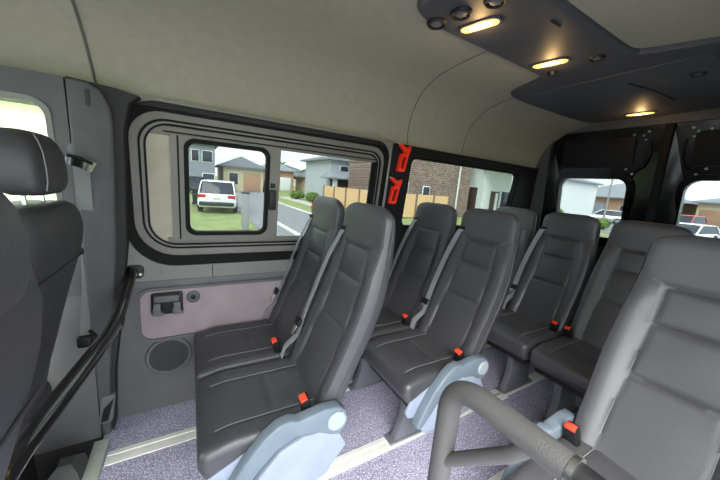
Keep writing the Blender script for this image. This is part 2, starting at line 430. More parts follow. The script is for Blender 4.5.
# cab pillar trim, cab window and header
pil_poly = [(-.385, -.02), (-.352, -.02), (-.350, .02), (-.338, .30), (-.308, .60), (-.282, .9), (-.266, 1.2), (-.258, 1.40), (-.262, 1.47), (-.285, 1.525), (-.325, 1.548), (-.385, 1.548)]
PL = lambda u, v, d: Vector((u, yw(v)-.095+d, v))
pil = B(); pil.prism(pil_poly, PL, 0, .14, .012, 3)
pil = tag(pil.build('pillar_trim', M['pillar']), 'broad grey moulded pillar trim between cab and front side window', 'pillar', kind='structure')
b = B(); b.prism([(-.345, -.02), (-.340, .02), (-.325, .30), (-.285, .60), (-.250, .9), (-.236, 1.2), (-.228, 1.40), (-.205, 1.50), (-.170, 1.53), (-.24, 1.545), (-.385, 1.556), (-.385, 1.50), (-.30, 1.48), (-.30, .9), (-.35, .5)], PL, .020, .14, .02, 3)  # added dark strip, stands in for the shaded corner behind the pillar
b.build('pillar_shade_strip', M['corner_shade'], pil)['label'] = 'dark strip painting the shade along the pillar edge'
b = B(); b.prism(rr(-.385, -.335, .07, .21, .012), lambda u, v, d: Vector((u+(v-.1)*.12, yw(v)-.095+d, v)), -.014, .02, .004); b.build('pocket', M['wallgrey'], pil)
b = B(); b.prism([(-.378, .085), (-.352, .085), (-.338, .195), (-.372, .15)], lambda u, v, d: Vector((u+(v-.1)*.12, yw(v)-.095+d, v)), -.0165, .0); b.build('pocket_recess', M['black'], pil)
b = B(); b.prism(rr(-.332, -.318, 1.44, 1.52, .004), lambda u, v, d: Vector((u, yw(v)-.095+d, v)), -.004, .0, .001); b.build('cover_cap', M['seamdark'], pil)
b = B(); b.tube([Vector((x, yw(.92)-.096, .92)) for x in (-.383, -.33, -.29)], .002, 6); b.build('joint_line', M['seamdark'], pil)
b = B(); b.ring(rr(-1.62, -.387, .70, 1.548, .001), rr(-1.45, -.435, .98, 1.462, (.06, .05, .05, .05)), PL, 0, .12)
tag(b.build('trim_8', M['pillar']), 'grey frame panel around the driver cab window', 'window surround', kind='structure')
b = B(); b.prism([(-1.62, -.02), (-.387, -.02), (-.387, .70), (-1.62, .70)], PL, 0, .12)
tag(b.build('wall_left', M['walldark']), 'dark lower cab door panel beside the driver seat', 'wall', kind='structure')
w3 = thing('window_3', 'driver cab side window behind the headrest', 'window', WL(-.96, .98, 0), kind='structure')
b = B(); b.ring(rr(-1.455, -.43, .975, 1.467, (.06, .05, .05, .05)), rr(-1.44, -.447, .992, 1.450, (.05, .04, .04, .04)), PL, -.004, .12); b.build('rubber_seal', M['surround'], w3)
b = B(); b.prism(rr(-1.45, -.44, .985, 1.458, (.05, .04, .04, .04)), PL, .09, .094); b.build('glass_pane', M['clear'], w3)

# driver's belt on the pillar
PF = lambda x, z, d=0: Vector((x, yw(z)-.095-d, z))
sb = thing('seat_belt', 'grey seat belt hanging from the guide on the cab pillar', 'seat belt', PF(-0.382, .62))
b = B(); b.prism(rr(-.400, -.325, 1.12, 1.32, .018), lambda u, v, d: PF(u, v, d), 0, .006, .002); b.build('slot_cover', M['wallgrey'], sb)
b = B(); b.ribbon([PF(-0.397, 1.262, .03), PF(-0.362, 1.255, .04), PF(-0.322, 1.235, .03)], (0, 0, 1), .040, .018); b.build('guide_loop', M['tube_black'], sb)
b = B(); b.tube([PF(-0.392, 1.275, .04), PF(-0.357, 1.268, .052), PF(-0.322, 1.25, .042)], .006, 8); b.build('guide_bar', M['tube_black'], sb)
b = B(); b.ribbon(crom([PF(-0.357, 1.255, .036), PF(-0.360, 1.15, .03), PF(-0.367, .95, .02), PF(-0.377, .75, .015), PF(-0.392, .60, .012), PF(-0.402, .50, .008)], 5), (1, 0, 0), .048, .003); b.build('webbing', M['webcab'], sb)
b = B(); b.rbox(PF(-0.367, .90, .026), (.06, .016, .028), .004); b.rbox(PF(-0.372, .865, .024), (.026, .01, .04), .003); b.build('latch_plate', M['black'], sb)
b = B(); b.rbox(PF(-0.407, .50, .02), (.05, .03, .05), .01); b.build('anchor', M['black'], sb)

# rear wall and doors
b = B(); b.ring(rr(-.14, 1.70, -.02, 1.93, .001), rr(.02, 1.54, .02, 1.825, (.12, .12, .03, .03)), RW, -.03, .03)
tag(b.build('wall_back', M['console']), 'dark frame around the rear doors', 'wall', kind='structure')
def rear_door(n, y0, y1, wy0, wy1, label, hinge):
    d = thing('door_%d' % n, label, 'door', RW((y0+y1)/2, .02, 0), kind='structure')
    b = B(); H = rr(wy0, wy1, 1.0, 1.462, .075)
    b.ring(rr(y0, y1, .02, 1.83, .001), H, RW, -.005, .03); b.build('door_shell', M['gloss_black'], d)
    b = B(); b.ring(rr(wy0-.035, wy1+.035, .965, 1.497, .10), H, RW, -.022, .0); b.build('window_frame', M['gloss_black'], d)
    b = B(); b.prism(rr(wy0-.01, wy1+.01, .99, 1.472, .08), RW, .012, .016); b.build('glass_pane', M['tint'], d)
    up = rr(wy0-.01, wy1+.0, 1.55, 1.765, (.03, .03, .02, .03))
    b = B(); b.prism(up, RW, -.022, .0, .006); b.build('upper_panel', M['doorpanel'], d)
    b = B(); b.prism(rr(wy0-.08, wy1+.08, .10, .93, .04), RW, -.022, .0, .008); b.build('lower_panel', M['doorpanel'], d)
    b = B()
    e = y0+.075 if hinge > 0 else y1-.075
    b.tube(crom([RW(e, 1.72, -.012), RW(e-.004*hinge, 1.62, -.016), RW(e+.02*hinge, 1.545, -.014), RW(e+.06*hinge, 1.52, -.012)], 5), .006, 8); b.build('edge_bead', M['gloss_black'], d)
    for k, (yy, zz) in enumerate(((e+.10*hinge, 1.775), (e+.045*hinge, 1.765), (e+.03*hinge, 1.735), (e+.115*hinge, 1.535), (e+.075*hinge, 1.50), (e+.02*hinge, 1.79))):
        b = B(); b.lathe([(.008, 0), (.008, .004), (.004, .007), (.001, .007)], RW(yy, zz, -.005), (-1, 0, -.17), 10); b.build('bolt', M['steel'], d)
rear_door(1, .80, 1.545, .965, 1.435, 'left black rear door with rounded window showing parked white cars', 1)
rear_door(2, .015, .775, .14, .66, 'right black rear door with rounded window showing a red car', -1)
b = B(); b.prism(rr(.765, .81, .02, 1.83, .004), RW, -.03, .02, .008)
tag(b.build('trim_9', M['rubber']), 'black rubber strip where the two rear doors meet', 'seal', kind='structure')

# door-side wall: open sliding door at the camera
b = B(); b.ring(rr(.98, 2.98, -.02, 1.54, .001), rr(1.2, 2.6, .95, 1.47, .05), WR, 0, .04)
tag(b.build('wall_right', M['walldark']), 'dark door-side wall behind the open doorway', 'wall', kind='structure')
b = B(); b.prism(rr(1.19, 2.61, .94, 1.48, .05), WR, .02, .024); tag(b.build('window_4', M['tint']), 'tinted window in the door-side wall', 'window', kind='structure')
b = B(); b.ring(rr(-1.62, -.45, -.02, 1.54, .001), rr(-1.45, -.55, .82, 1.48, .05), WR, 0, .04)
tag(b.build('wall_right', M['walldark']), 'front passenger door of the cab', 'wall', kind='structure')
b = B(); b.prism(rr(-1.46, -.54, .81, 1.49, .05), WR, .02, .024); tag(b.build('window_5', M['front']), 'front passenger side window', 'window', kind='structure')
b = B(); b.rbox((-1.64, CY, .33), (.05, 1.86, .80), .01)
tag(b.build('wall_front', M['walldark']), 'dark bulkhead below the windscreen', 'wall', kind='structure')
b = B(); b.prism(rr(-.12, 1.68, .73, 1.66, .03), lambda u, v, d: Vector((-1.66+d+(v-.73)*.1, u, v)), 0, .005); tag(b.build('window_6', M['front']), 'windscreen at the front of the cab', 'window', kind='structure')

# ------------------------------------------------------------------ ceiling console, lamps, vents
zc = 1.852
out = [(.66, .70), (.66, .84), (.70, .915), (.77, .948), (1.50, .952), (1.58, 1.00), (1.64, 1.15), (1.70, 1.225), (1.80, 1.245), (2.30, 1.235), (2.62, 1.19)]
out = out+[(x, 2*CY-.005-y) for x, y in out[::-1]]
con = thing('overhead_console', 'dark moulded overhead console spreading along the ceiling centre', 'ceiling console', (1.6, CY, 1.852))
cx_ = [.655, .66, .68, .72, .78, .9, 1.1, 1.3, 1.45, 1.54, 1.57, 1.60, 1.63, 1.67, 1.76, 1.84, 2.0, 2.3, 2.5, 2.6, 2.68]
cw_ = [.06, .09, .125, .150, .166, .170, .171, .172, .174, .182, .21, .30, .39, .435, .458, .464, .464, .458, .44, .42, .39]
def csec(x, w, z0):
    r = .016; pts = []
    for a in range(0, 91, 15): pts.append(Vector((x, CY+w-r+r*math.cos(R(a)), z0+r-r*math.sin(R(a)))))
    for k in range(1, 8): pts.append(Vector((x, CY+(w-r)*(1-k/4), z0)))
    for a in range(90, -1, -15): pts.append(Vector((x, CY-w+r-r*math.cos(R(a)), z0+r-r*math.sin(R(a)))))
    return pts+[Vector((x, CY-w, 1.93)), Vector((x, CY+w, 1.93))]
b = B(); N_ = 90; secs = []
for i in range(N_+1):
    x = cx_[0]+(cx_[-1]-cx_[0])*(i/N_)
    if i < 8: x = cx_[0]+.11*(i/8)**1.6
    elif i >= 8: x = cx_[0]+.11+(cx_[-1]-cx_[0]-.11)*((i-8)/(N_-8))
    secs.append(csec(x, cinterp(cx_, cw_, x), 1.852+.02*max(0, 1-i/3)+.02*max(0, 1-(N_-i)/2)))
b.loft(secs); b.build('housing', M['console'], con, 30)
b = B(); b.prism(rr(1.72, 2.40, .42, 1.14, .05), XY, zc-.004, zc+.01, .003); b.build('rear_cover', M['console'], con)
b = B(); b.tube([(1.86, .72, zc-.004), (2.05, .68, zc-.004), (2.30, .66, zc-.004)], .004, 6); b.build('cover_joint', M['rubber'], con)
b = B(); b.prism(rr(1.07, 1.13, .665, .672, .003), XY, zc-.003, zc+.01); b.build('slot', M['rubber'], con)
def vent(x, y, r=.034):
    b = B(); b.lathe([(r, 0), (r, .006), (r*.86, .012), (r*.72, .010), (r*.66, .002)], (x, y, zc+.002), (0, 0, -1), 28); v = b.build('air_vent', M['black'], con)
    b = B(); b.lathe([(r*.5, 0), (r*.5, .009), (r*.35, .012), (r*.05, .012)], (x, y, zc+.002), (0, 0, -1), 20)
    for k in range(3): b.rbox((x, y+(k-1)*r*.42, zc-.003), (r*1.5, r*.10, .006), 0)
    b.build('nozzle', M['walldark'], v)
for x, y in ((.785, .918), (.805, .822), (.835, .712), (1.47, .695), (1.93, .50)): vent(x, y, .036 if x < 1 else .028)
vent(1.50, .885, .022)
def lamp(cx, cy, rot, label, z=zc, s=1):
    t = thing('ceiling_lamp', label, 'ceiling lamp', (cx, cy, z), 'warm lamps in the overhead console')
    rotm = Matrix.Rotation(rot, 3, 'Z')
    def F(u, v, d): return Vector((cx, cy, d))+rotm @ Vector((u*s, v*s, 0))
    b = B(); b.ring(rr(-.030, .030, -.076, .076, .030), rr(-.022, .022, -.068, .068, .022), F, z-.006, z+.004); b.build('bezel', M['console'], t)
    b = B(); b.prism(rr(-.022, .022, -.068, .068, .022), F, z-.007, z+.0, .004); df = b.build('diffuser', M['lamp'], t)
    b = B(); b.prism(rr(-.010, .010, -.04, .03, .009), F, z-.009, z-.006, .001); b.build('bulb_window', M['lampcore'], df)
    pl = bpy.data.lights.new('lamp_halo_light', 'POINT'); pl.energy = .10; pl.color = (1, .62, .25); pl.shadow_soft_size = .02  # added bare light under the lens, stands in for the lamp's halo
    po = bpy.data.objects.new('lamp_halo_light', pl); COL.objects.link(po); po.location = (cx, cy, z-.035)
lamp(.912, .832, .30, 'lit oval ceiling lamp at the console front, beside the round vents')
lamp(1.388, .838, .22, 'lit oval ceiling lamp at the middle of the dark console')
lamp(2.506, .868, .08, 'lit oval ceiling lamp farthest back, above the rear doors')

# ------------------------------------------------------------------ emergency hammers
def hammer(cx, z0, label):
    h = thing('emergency_hammer', label, 'emergency hammer', WL(cx, z0, -.004), 'red emergency hammers on the black pillar')
    F = lambda u, v, d: WL(cx+u*.88+v*.12, z0+v, d-.006)
    b = B(); b.ring(rr(-.032, .028, 0, .118, .012), rr(-.016, .012, .020, .098, .006), F, -.03, 0); b.build('handle', M['hammer_red'], h)
    b = B(); b.prism([(-.004, .11), (.030, .11), (.034, .142), (.030, .168), (.006, .160), (-.006, .150), (-.058, .175), (-.066, .160), (-.020, .135), (-.010, .128)], F, -.034, 0, .004); b.build('head', M['hammer_red'], h)
    b = B(); b.lathe([(.006, 0), (.005, .012), (.001, .018)], F(-.06, .168, -.016), (-.9, 0, .45), 10); b.build('tip', M['steel'], h)
    b = B(); b.prism(rr(-.012, .010, .03, .09, .004), F, -.012, 0, .003); b.build('bracket', M['black'], h)
hammer(1.215, 1.365, 'upper red emergency hammer mounted on the black window pillar')
hammer(1.185, 1.150, 'lower red emergency hammer mounted on the black window pillar')

# ------------------------------------------------------------------ passenger seats
zr = [.34, .42, .60, .75, .87, 1.0, 1.12, 1.18, 1.20]
xrear = [.450, .477, .549, .610, .647, .668, .668, .650, .640]
xfront = [.355, .385, .460, .520, .560, .590, .604, .606, .606]
def hw(z): return cinterp([.34, .45, .60, .72, .84, .94, 1.02, 1.10, 1.20], [.185, .198, .203, .206, .202, .191, .184, .179, .168], z)
ZT = 1.180
def seam_y(z): return interp([.40, .6, .8, 1.0], [.122, .118, .108, .098], z)
def fx(y, z):
    """front surface x of a seat back"""
    w = hw(z); u = abs(y)/w; x0 = cinterp(zr, xfront, z); x1 = cinterp(zr, xrear, z)
    th = (x1-x0)
    e = min(1, u)**6
    bol = (.020*sstep(.50, .85, u))*(1-sstep(.90, 1.05, z))
    x = x0+th*.5*(1-(1-e)**(1/6))-bol+.010
    sy = seam_y(z); g = 0
    fade = 1-sstep(.99, 1.01, z)
    g = max(g, .006*gauss(abs(y)-sy, .006)*fade)
    if abs(y) < sy+.006:
        for zz in (1.0, .868, .690): g = max(g, .007*gauss(z-zz, .007))
    else: g = max(g, .004*gauss(z-(1.0+(abs(y)-sy)*.45), .006))
    if abs(y) < sy:
        for (a, c) in ((.40, .69), (.69, .868), (.868, 1.0)):
            if a < z < c: x -= .006*math.sin(math.pi*(z-a)/(c-a))*math.cos(y/sy*math.pi/2)
    return x+g
def back_bm(s):
    b = B(); rings = []; NT = 44
    zs = [.36+(ZT-.055-.36)*i/84 for i in range(85)]
    tops = [math.sin(R(90*i/10)) for i in range(1, 11)]
    lev = [(z, 1.0) for z in zs]
    for k in tops: lev.append((ZT-.055+.055*k, None))
    for i, (z, kk) in enumerate(lev):
        w = hw(z); x0 = cinterp(zr, xfront, z); x1 = cinterp(zr, xrear, z)
        shrink = 1
        if kk is None:
            t = (z-(ZT-.055))/.055; shrink = max(.02, math.sqrt(max(0, 1-t*t)))
            w = w*(.42+.58*math.sqrt(max(0, 1-t**2.6)))
        pts = []
        xm = (x0+x1)/2+.012
        for j in range(NT+1):                     # front, from +y to -y
            y = w*math.cos(math.pi*j/NT) if False else w*(1-2*j/NT)
            x = fx(y*hw(z)/w if w > 0 else 0, z)
            # round the very edge
            u = abs(y)/w
            x = x+(xm-x)*(1-shrink)
            pts.append(Vector((x, y*s, z)))
        NR = 16
        for j in range(1, NR):                    # rear, from -y to +y
            a = math.pi*j/NR; y = -w*math.copysign(abs(math.cos(a))**(.45), math.cos(a)); 
            x = xm+(x1-xm)*(abs(math.sin(a))**.45)
            x = xm+(x-xm)*shrink
            pts.append(Vector((x, y*s, z)))
        rings.append(pts)
    b.loft(rings)
    return b
def cush_bm():
    b = B(); t = bmesh.new(); bmesh.ops.create_cube(t, size=2)
    bmesh.ops.subdivide_edges(t, edges=t.edges[:], cuts=39, use_grid_fill=True)
    HX, HY, HZ = .235, .201, .062; r = .028
    for v in t.verts:
        # finer spacing near the corners
        p = Vector((v.co.x*HX, v.co.y*HY, v.co.z*HZ))
        q = Vector((max(-HX+r, min(HX-r, p.x)), max(-HY+r, min(HY-r, p.y)), max(-HZ+r, min(HZ-r, p.z))))
        d = p-q
        if d.length > 1e-9: p = q+d.normalized()*r if d.length > 0 else p
        x = p.x+HX; y = p.y; z = p.z
        top = sstep(-.02, .05, z)
        g = 0
        g += .005*gauss(abs(y)-.118, .008)*(1 if x > .05 else 0)+(.004*gauss(x-.25, .010) if abs(y) < .118 else 0)
        puff = .006*math.cos(y/.201*math.pi/2)-.010*gauss(abs(y), .09)*sstep(.05, .25, x)
        z = z+top*(puff-g)-top*.018*sstep(.12, .0, x)+top*.006*sstep(.1, .2, abs(y))
        # front edge tucks under
        if z < 0: x += .02*sstep(0, .06, -z)*sstep(.1, 0, x)
        v.co = Vector((x, y, z+.368))
    b.merge(t); return b
def cush_top(x, y):
    return .368+.062+.006*math.cos(y/.201*math.pi/2)-.010*gauss(abs(y), .09)*sstep(.05, .25, x)-.018*sstep(.12, 0, x)+.006*sstep(.1, .2, abs(y))
def make_seat(s, arm, label, group='charcoal leather passenger seats'):
    """s=+1: belt anchored on the +y side, buckle (and armrest) on the -y side"""
    t = thing('passenger_seat', label, 'seat', (0, 0, 0), group, local=True)
    cu = cush_bm().build('cushion', M['leather'], t, 50)
    b = B()
    for y in (.118, -.118):
        b = B(); b.tube([(x, y, cush_top(x, y)-.0022) for x in [.03+.38*i/16 for i in range(17)]], .0013, 6); b.build('stitching', M['stitch'], cu)
    ba = back_bm(1).build('backrest', M['leather'], t, 50)
    for sg in (1, -1):
        b = B()
        b.tube([(fx(sg*seam_y(z), z)-.0006, sg*seam_y(z), z) for z in [.44+(.56)*i/40 for i in range(41)]], .0013, 6)
        b.tube([(fx(sg*(seam_y(1)+k*.01), 1.0+k*.0045)-.0006, sg*(seam_y(1)+k*.01), 1.0+k*.0045) for k in range(0, 6)], .0012, 6)
        b.build('stitching', M['stitch'], ba)
    b = B()
    for zz in (1.0,):
        b.tube([(fx(y, zz)-.0006, y, zz) for y in [-seam_y(zz)+2*seam_y(zz)*i/14 for i in range(15)]], .0013, 6)
    b.build('stitching', M['stitch'], ba)
    for sg in (1, -1):
        b = B(); b.tube([(cinterp(zr, xfront, z)+.040, sg*(hw(z)+.0005), z) for z in [.44+.70*i/40 for i in range(41)]], .0022, 6)
        b.build('side_piping', M['cab_leather'], ba)
    b = B(); b.rbox((.25, 0, .292), (.40, .36, .045), .01); b.build('frame', M['black'], t)
    b = B()
    yl = -.065*s
    b.prism([(.10, .275), (.34, .275), (.31, .14), (.34, .012), (.07, .012), (.11, .14)], lambda u, v, d: Vector((u, yl+d, v)), -.022, .022, .008)
    b.rbox((.21, yl, .010), (.34, .06, .014), .004); b.build('leg', M['leg'], t)
    # buckle
    yb = -.168*s
    rot = Matrix.Rotation(R(-12), 3, 'Y') @ Matrix.Rotation(R(8*s), 3, 'X')
    b = B(); b.rbox((.345, yb, .462), (.032, .040, .078), .006, rot); bk = b.build('buckle', M['black'], t)
    b = B(); b.rbox(Vector((.345, yb, .462))+rot @ Vector((-.006, 0, .034)), (.024, .034, .014), .003, rot); b.build('release_button', M['red'], bk)['label'] = 'red release button'
    # belt along the outer edge
    pts = [(fx(.13, 1.05)+.004, .150*s, 1.055)]
    for i in range(15):
        z = 1.03-.50*i/14; y = hw(z)-.020+.016*i/14; pts.append((fx(y, z)-.010-.012*math.sin(math.pi*i/14), y*s, z))
    pts += [(.372, .205*s, .48), (.355, .203*s, .43)]
    b = B(); b.ribbon(pts, (.12, 1*s, .0), .038, .003); be = b.build('seat_belt', M['web'], t)
    b = B(); b.rbox((.428, .196*s, .60), (.016, .052, .036), .005, Matrix.Rotation(R(25), 3, 'Y')); b.build('latch_plate', M['black'], be)
    b = B(); b.rbox((.410, .198*s, .565), (.005, .028, .05), .002, Matrix.Rotation(R(25), 3, 'Y')); b.build('tongue', M['steel'], be)
    b = B(); b.rbox((fx(.13, 1.05)+.006, .152*s, 1.056), (.026, .046, .02), .007); b.build('belt_guide', M['black'], be)
    if arm:
        ya = -.222*s; F = lambda u, v, d: Vector((u-.008, ya-d*s, v-.012))
        b = B(); poly = [(.46, .37), (.485, .40), (.49, .43), (.48, .465), (.45, .488), (.40, .494), (.335, .486), (.30, .482), (.275, .494), (.235, .487), (.19, .455), (.13, .385), (.085, .31), (.055, .24), (.075, .225), (.11, .26), (.17, .335), (.235, .40), (.30, .425), (.38, .41), (.42, .385)]
        b.prism(poly, F, -.022, .024, .008, 3); a_ = b.build('armrest', M['armgrey'], t)
        b = B(); b.lathe([(.036, 0), (.036, .006), (.031, .010), (.002, .010)], F(.443, .437, .022), (0, -s, 0)); b.build('pivot_cap', M['armcap'], a_)
        b = B(); b.prism([(.47, .36), (.50, .30), (.42, .20), (.30, .17), (.13, .17), (.10, .20), (.17, .29), (.25, .375), (.33, .40), (.40, .395)], F, -.018, .008, .006); h = b.build('hinge_cover', M['armlight'], t); h['label'] = 'pale grey hinge cover'
        b = B(); b.prism([(.20, .42), (.035, .345), (.015, .30), (.03, .27), (.09, .25), (.20, .33)], F, -.028, -.018, .003); b.build('side_shield', M['armlight'], t)
    return t
def put(t, x, y): t.location = (x, y, 0); return t
armL = make_seat(1, True, 'front pair passenger seat on the aisle side, grey armrest beside it')
put(armL, 0, 1.045)
plain = make_seat(1, False, 'front pair passenger seat under the sliding window'); put(plain, 0, 1.465)
def dup(p, x, y, label):
    c = copy_tree(p); c['label'] = label; return put(c, x, y)
dup(armL, .79, 1.045, 'second row passenger seat on the aisle side, its grey armrest partly behind the grab rail')
dup(plain, .79, 1.465, 'second row passenger seat by the wall, below the red hammers')
dup(plain, 1.67, 1.465, 'back row passenger seat by the wall, mostly hidden behind the second row')
dup(plain, 1.67, 1.045, 'back row passenger seat below the left rear door window')
mir = make_seat(-1, False, 'back row passenger seat below the gap between the rear doors'); put(mir, 1.67, .625)
near = make_seat(-1, True, 'large single passenger seat in the right foreground, facing the grab rail'); put(near, .79, .20)

# ------------------------------------------------------------------ cab seats
def cab_seat(name, cx, cy, label, headw=.12, up=0, broad=0, hoff=0):
    t = thing(name, label, 'seat', (cx, cy, -.03), 'cab seats')
    def F(y, z, dx): return Vector((cx+dx, cy+y, z+up*sstep(.8, 1.1, z)))
    def lo(zs, ws, x0s, x1s, n=5.0, NT=40):
        b = B(); rings = []
        for z, w, x0, x1 in zip(zs, ws, x0s, x1s):
            xm, hx_ = (x0+x1)/2, (x1-x0)/2; pts = []
            for k in range(NT):
                a = 2*math.pi*k/NT; c, s_ = math.cos(a), math.sin(a)
                pts.append(F(w*math.copysign(abs(c)**(2/n), c), z, xm+hx_*math.copysign(abs(s_)**(2/n), s_)))
            rings.append(pts)
        b.loft(rings); return b
    zs = [.36, .40, .5, .6, .7, .8, .9, .98, 1.04, 1.08, 1.105, 1.118, 1.122]
    wk = [.20, .225, .24, .25, .25, .248, .24, .228, .215, .20, .18, .15, .10]
    if broad: wk = [.20, .21, .22, .225, .23, .233, .236, .238, .238, .236, .23, .215, .18]
    x1 = [-.16, -.152, -.135, -.11, -.085, -.058, -.028, -.007, 0, -.005, -.013, -.027, -.047]
    x0 = [v-.15 for v in x1]
    for i, k in ((-1, .08), (-2, .11), (-3, .135)): x0[i] = x1[i]-k
    bk = lo(zs, wk, x0, x1, 4.5).build('backrest', M['cab_leather'], t, 55)
    for sg in (-1, 1):
        pass
    b = B(); b.tube([F(y, .92, -.0218) for y in (-.2, 0, .2)], .0025, 6); b.build('piping', M['seamdark'], bk)
    hz = [1.150, 1.165, 1.19, 1.23, 1.27, 1.30, 1.318, 1.326, 1.329]
    hwid = [headw*k for k in (.80, .94, 1.0, 1.02, .98, .88, .74, .55, .3)]
    hx1 = [-.030, -.016, -.010, -.010, -.014, -.024, -.036, -.05, -.07]; hx0 = [-.10, -.125, -.14, -.145, -.144, -.136, -.126, -.114, -.10]
    hx1 = [v+hoff for v in hx1]; hx0 = [v+hoff for v in hx0]
    if broad: hz = [1.075+(z-1.150)*.85 for z in hz]
    hd = lo(hz, hwid, hx0, hx1, 4).build('headrest', M['cab_leather'], t, 55)
    b = B()
    b.tube([F(-hwid[i]*.80, hz[i], hx1[i]+.0005) for i in range(1, 7)]+[], .0018, 6)
    b.build('piping', M['stitch'], hd)
    for sg in (-1, 1):
        b = B(); b.tube([F(sg*.06, 1.09, -.07), F(sg*.06, 1.17, -.075)], .006, 8); b.build('headrest_post', M['steel'], hd)
    b = B(); b.rbox((cx-.38, cy, .36), (.46, .48, .14), .05, div=4); b.build('cushion', M['cab_leather'], t)
    b = B(); b.rbox((cx-.39, cy, .14), (.36, .38, .34), .02); b.build('base', M['black'], t)
    return t
cab_seat('driver_seat', -.335, 1.25, 'black leather driver seat by the pillar, headrest against the cab window')
cab_seat('front_passenger_seat', -.172, .347, 'black front passenger seat cut off at the left edge, nearest the camera', .125, .02, 1, .036)

# storage bits low behind the driver seat
b = B(); b.loft([[Vector((-.455+sx*a, 1.40+sy*a*1.1, z)) for sx, sy in ((-1, -1), (1, -1), (1, 1), (-1, 1))] for z, a in ((-.006, .055), (.05, .045), (.075, .02))])
tag(b.build('seat_mount', M['pad']), 'small grey moulded mount on the black floor under the handrail', 'mount')
b = B(); b.tube(crom([(-.36, 1.45, .60), (-.33, 1.43, .55), (-.34, 1.40, .48), (-.40, 1.36, .42)], 6), .007, 8)
tag(b.build('belt_cable', M['black']), 'black looped cable beside the driver seat back', 'cable')

# ------------------------------------------------------------------ handrail and grab rail
hr = thing('handrail', 'glossy black handrail bolted to the wall beside the driver seat', 'handrail', (-.3, 1.2, 0))
pts = fillet([(-.245, 1.650, .775), (-.262, 1.33, .648), (-.325, .75, .648), (-.345, .66, .60), (-.36, .62, 0)], .10, 8)
b = B(); b.tube(pts, .0245, 16); b.build('rail', M['tube_black'], hr)
b = B(); b.prism(rr(-.295, -.200, .735, .80, .02), WL, -.022, -.012, .003); b.build('wall_flange', M['black'], hr)
for u in (-.282, -.212):
    b = B(); b.lathe([(.010, 0), (.010, .005), (.006, .009), (.001, .009)], WL(u, .757, -.022), (0, -1, 0), 12); b.build('bolt', M['steel'], hr)
b = B(); b.lathe([(.027, 0), (.027, .03), (.025, .034)], (-.258, 1.375, .660), (-.03, -.93, -.36), 14); b.build('joint_sleeve', M['tube_black'], hr)

gr = thing('grab_rail', 'thick grey padded grab rail loop in the foreground before the single seat', 'grab rail', (.515, .40, 0))
b = B(); b.tube(fillet([(.515, .402, 0), (.515, .402, .832), (.515, .155, .835)], .085, 12), .0255, 20); b.build('rail', M['pad'], gr)
b = B(); b.tube([(.515, .40, .615), (.515, .25, .775), (.515, .225, .815)], .015, 14); b.build('brace', M['pad'], gr)
b = B(); b.tube([(.515, .158, .835), (.515, .149, .835)], .027, 20); b.build('collar', M['steel'], gr)
b = B(); b.tube([(.515, .15, .835), (.515, .02, .835), (.515, -.09, .835)], .021, 18); b.build('connector', M['black'], gr)
b = B(); b.lathe([(.05, 0), (.05, .006), (.03, .012), (.02, .012)], (.515, .402, 0), (0, 0, 1)); b.build('floor_flange', M['black'], gr)

# ------------------------------------------------------------------ the street outside (ground z = -0.7)
G = -.7
def slab(name, poly, m, label, cat, z=G, th=.05):
    b = B(); b.prism(poly, XY, z-th, z)
    return tag(b.build(name, m), label, cat, kind='structure')
slab('ground', [(-160, -160), (320, -160), (320, 360), (-160, 360)], M['grass'], 'green grass verge and lawns along the street', 'grass', G-.03)
slab('ground', [(-150, -16), (250, -16), (250, 8.4), (-150, 8.4)], M['asphalt'], 'asphalt of the main street the van stands on', 'road', G-.005)
slab('ground', [(2.3, 8.2), (6.3, 8.2), (6.3, 30), (26, 90), (80, 340), (70, 340), (18, 90), (2.3, 30)], M['asphalt'], 'asphalt side road running away from the front window', 'road', G+.0)
slab('trim_10', [(6.3, 8.9), (6.65, 8.9), (6.5, 23), (6.65, 30), (6.3, 30)], M['kerb'], 'pale concrete kerb along the right side road edge', 'kerb', G+.06, .1)
slab('trim_11', [(3.30, 9.2), (3.55, 9.2), (3.55, 14), (3.30, 14)], M['kerb'], 'pale line across the side road', 'road line', G+.004, .01)
slab('ground', [(8.6, 12), (10.0, 12), (10.0, 34), (8.6, 34)], M['concrete'], 'pale footpath between the verge and the fence', 'footpath', G+.01)
slab('ground', [(7.5, 10.2), (34, 10.2), (34, 11.6), (7.5, 11.6)], M['concrete'], 'pale footpath below the rear side window', 'footpath', G+.01)
slab('ground', [(27, 9), (120, 9), (120, 30), (27, 30)], M['asphalt'], 'asphalt where cars are parked behind the van', 'road', G+.012)

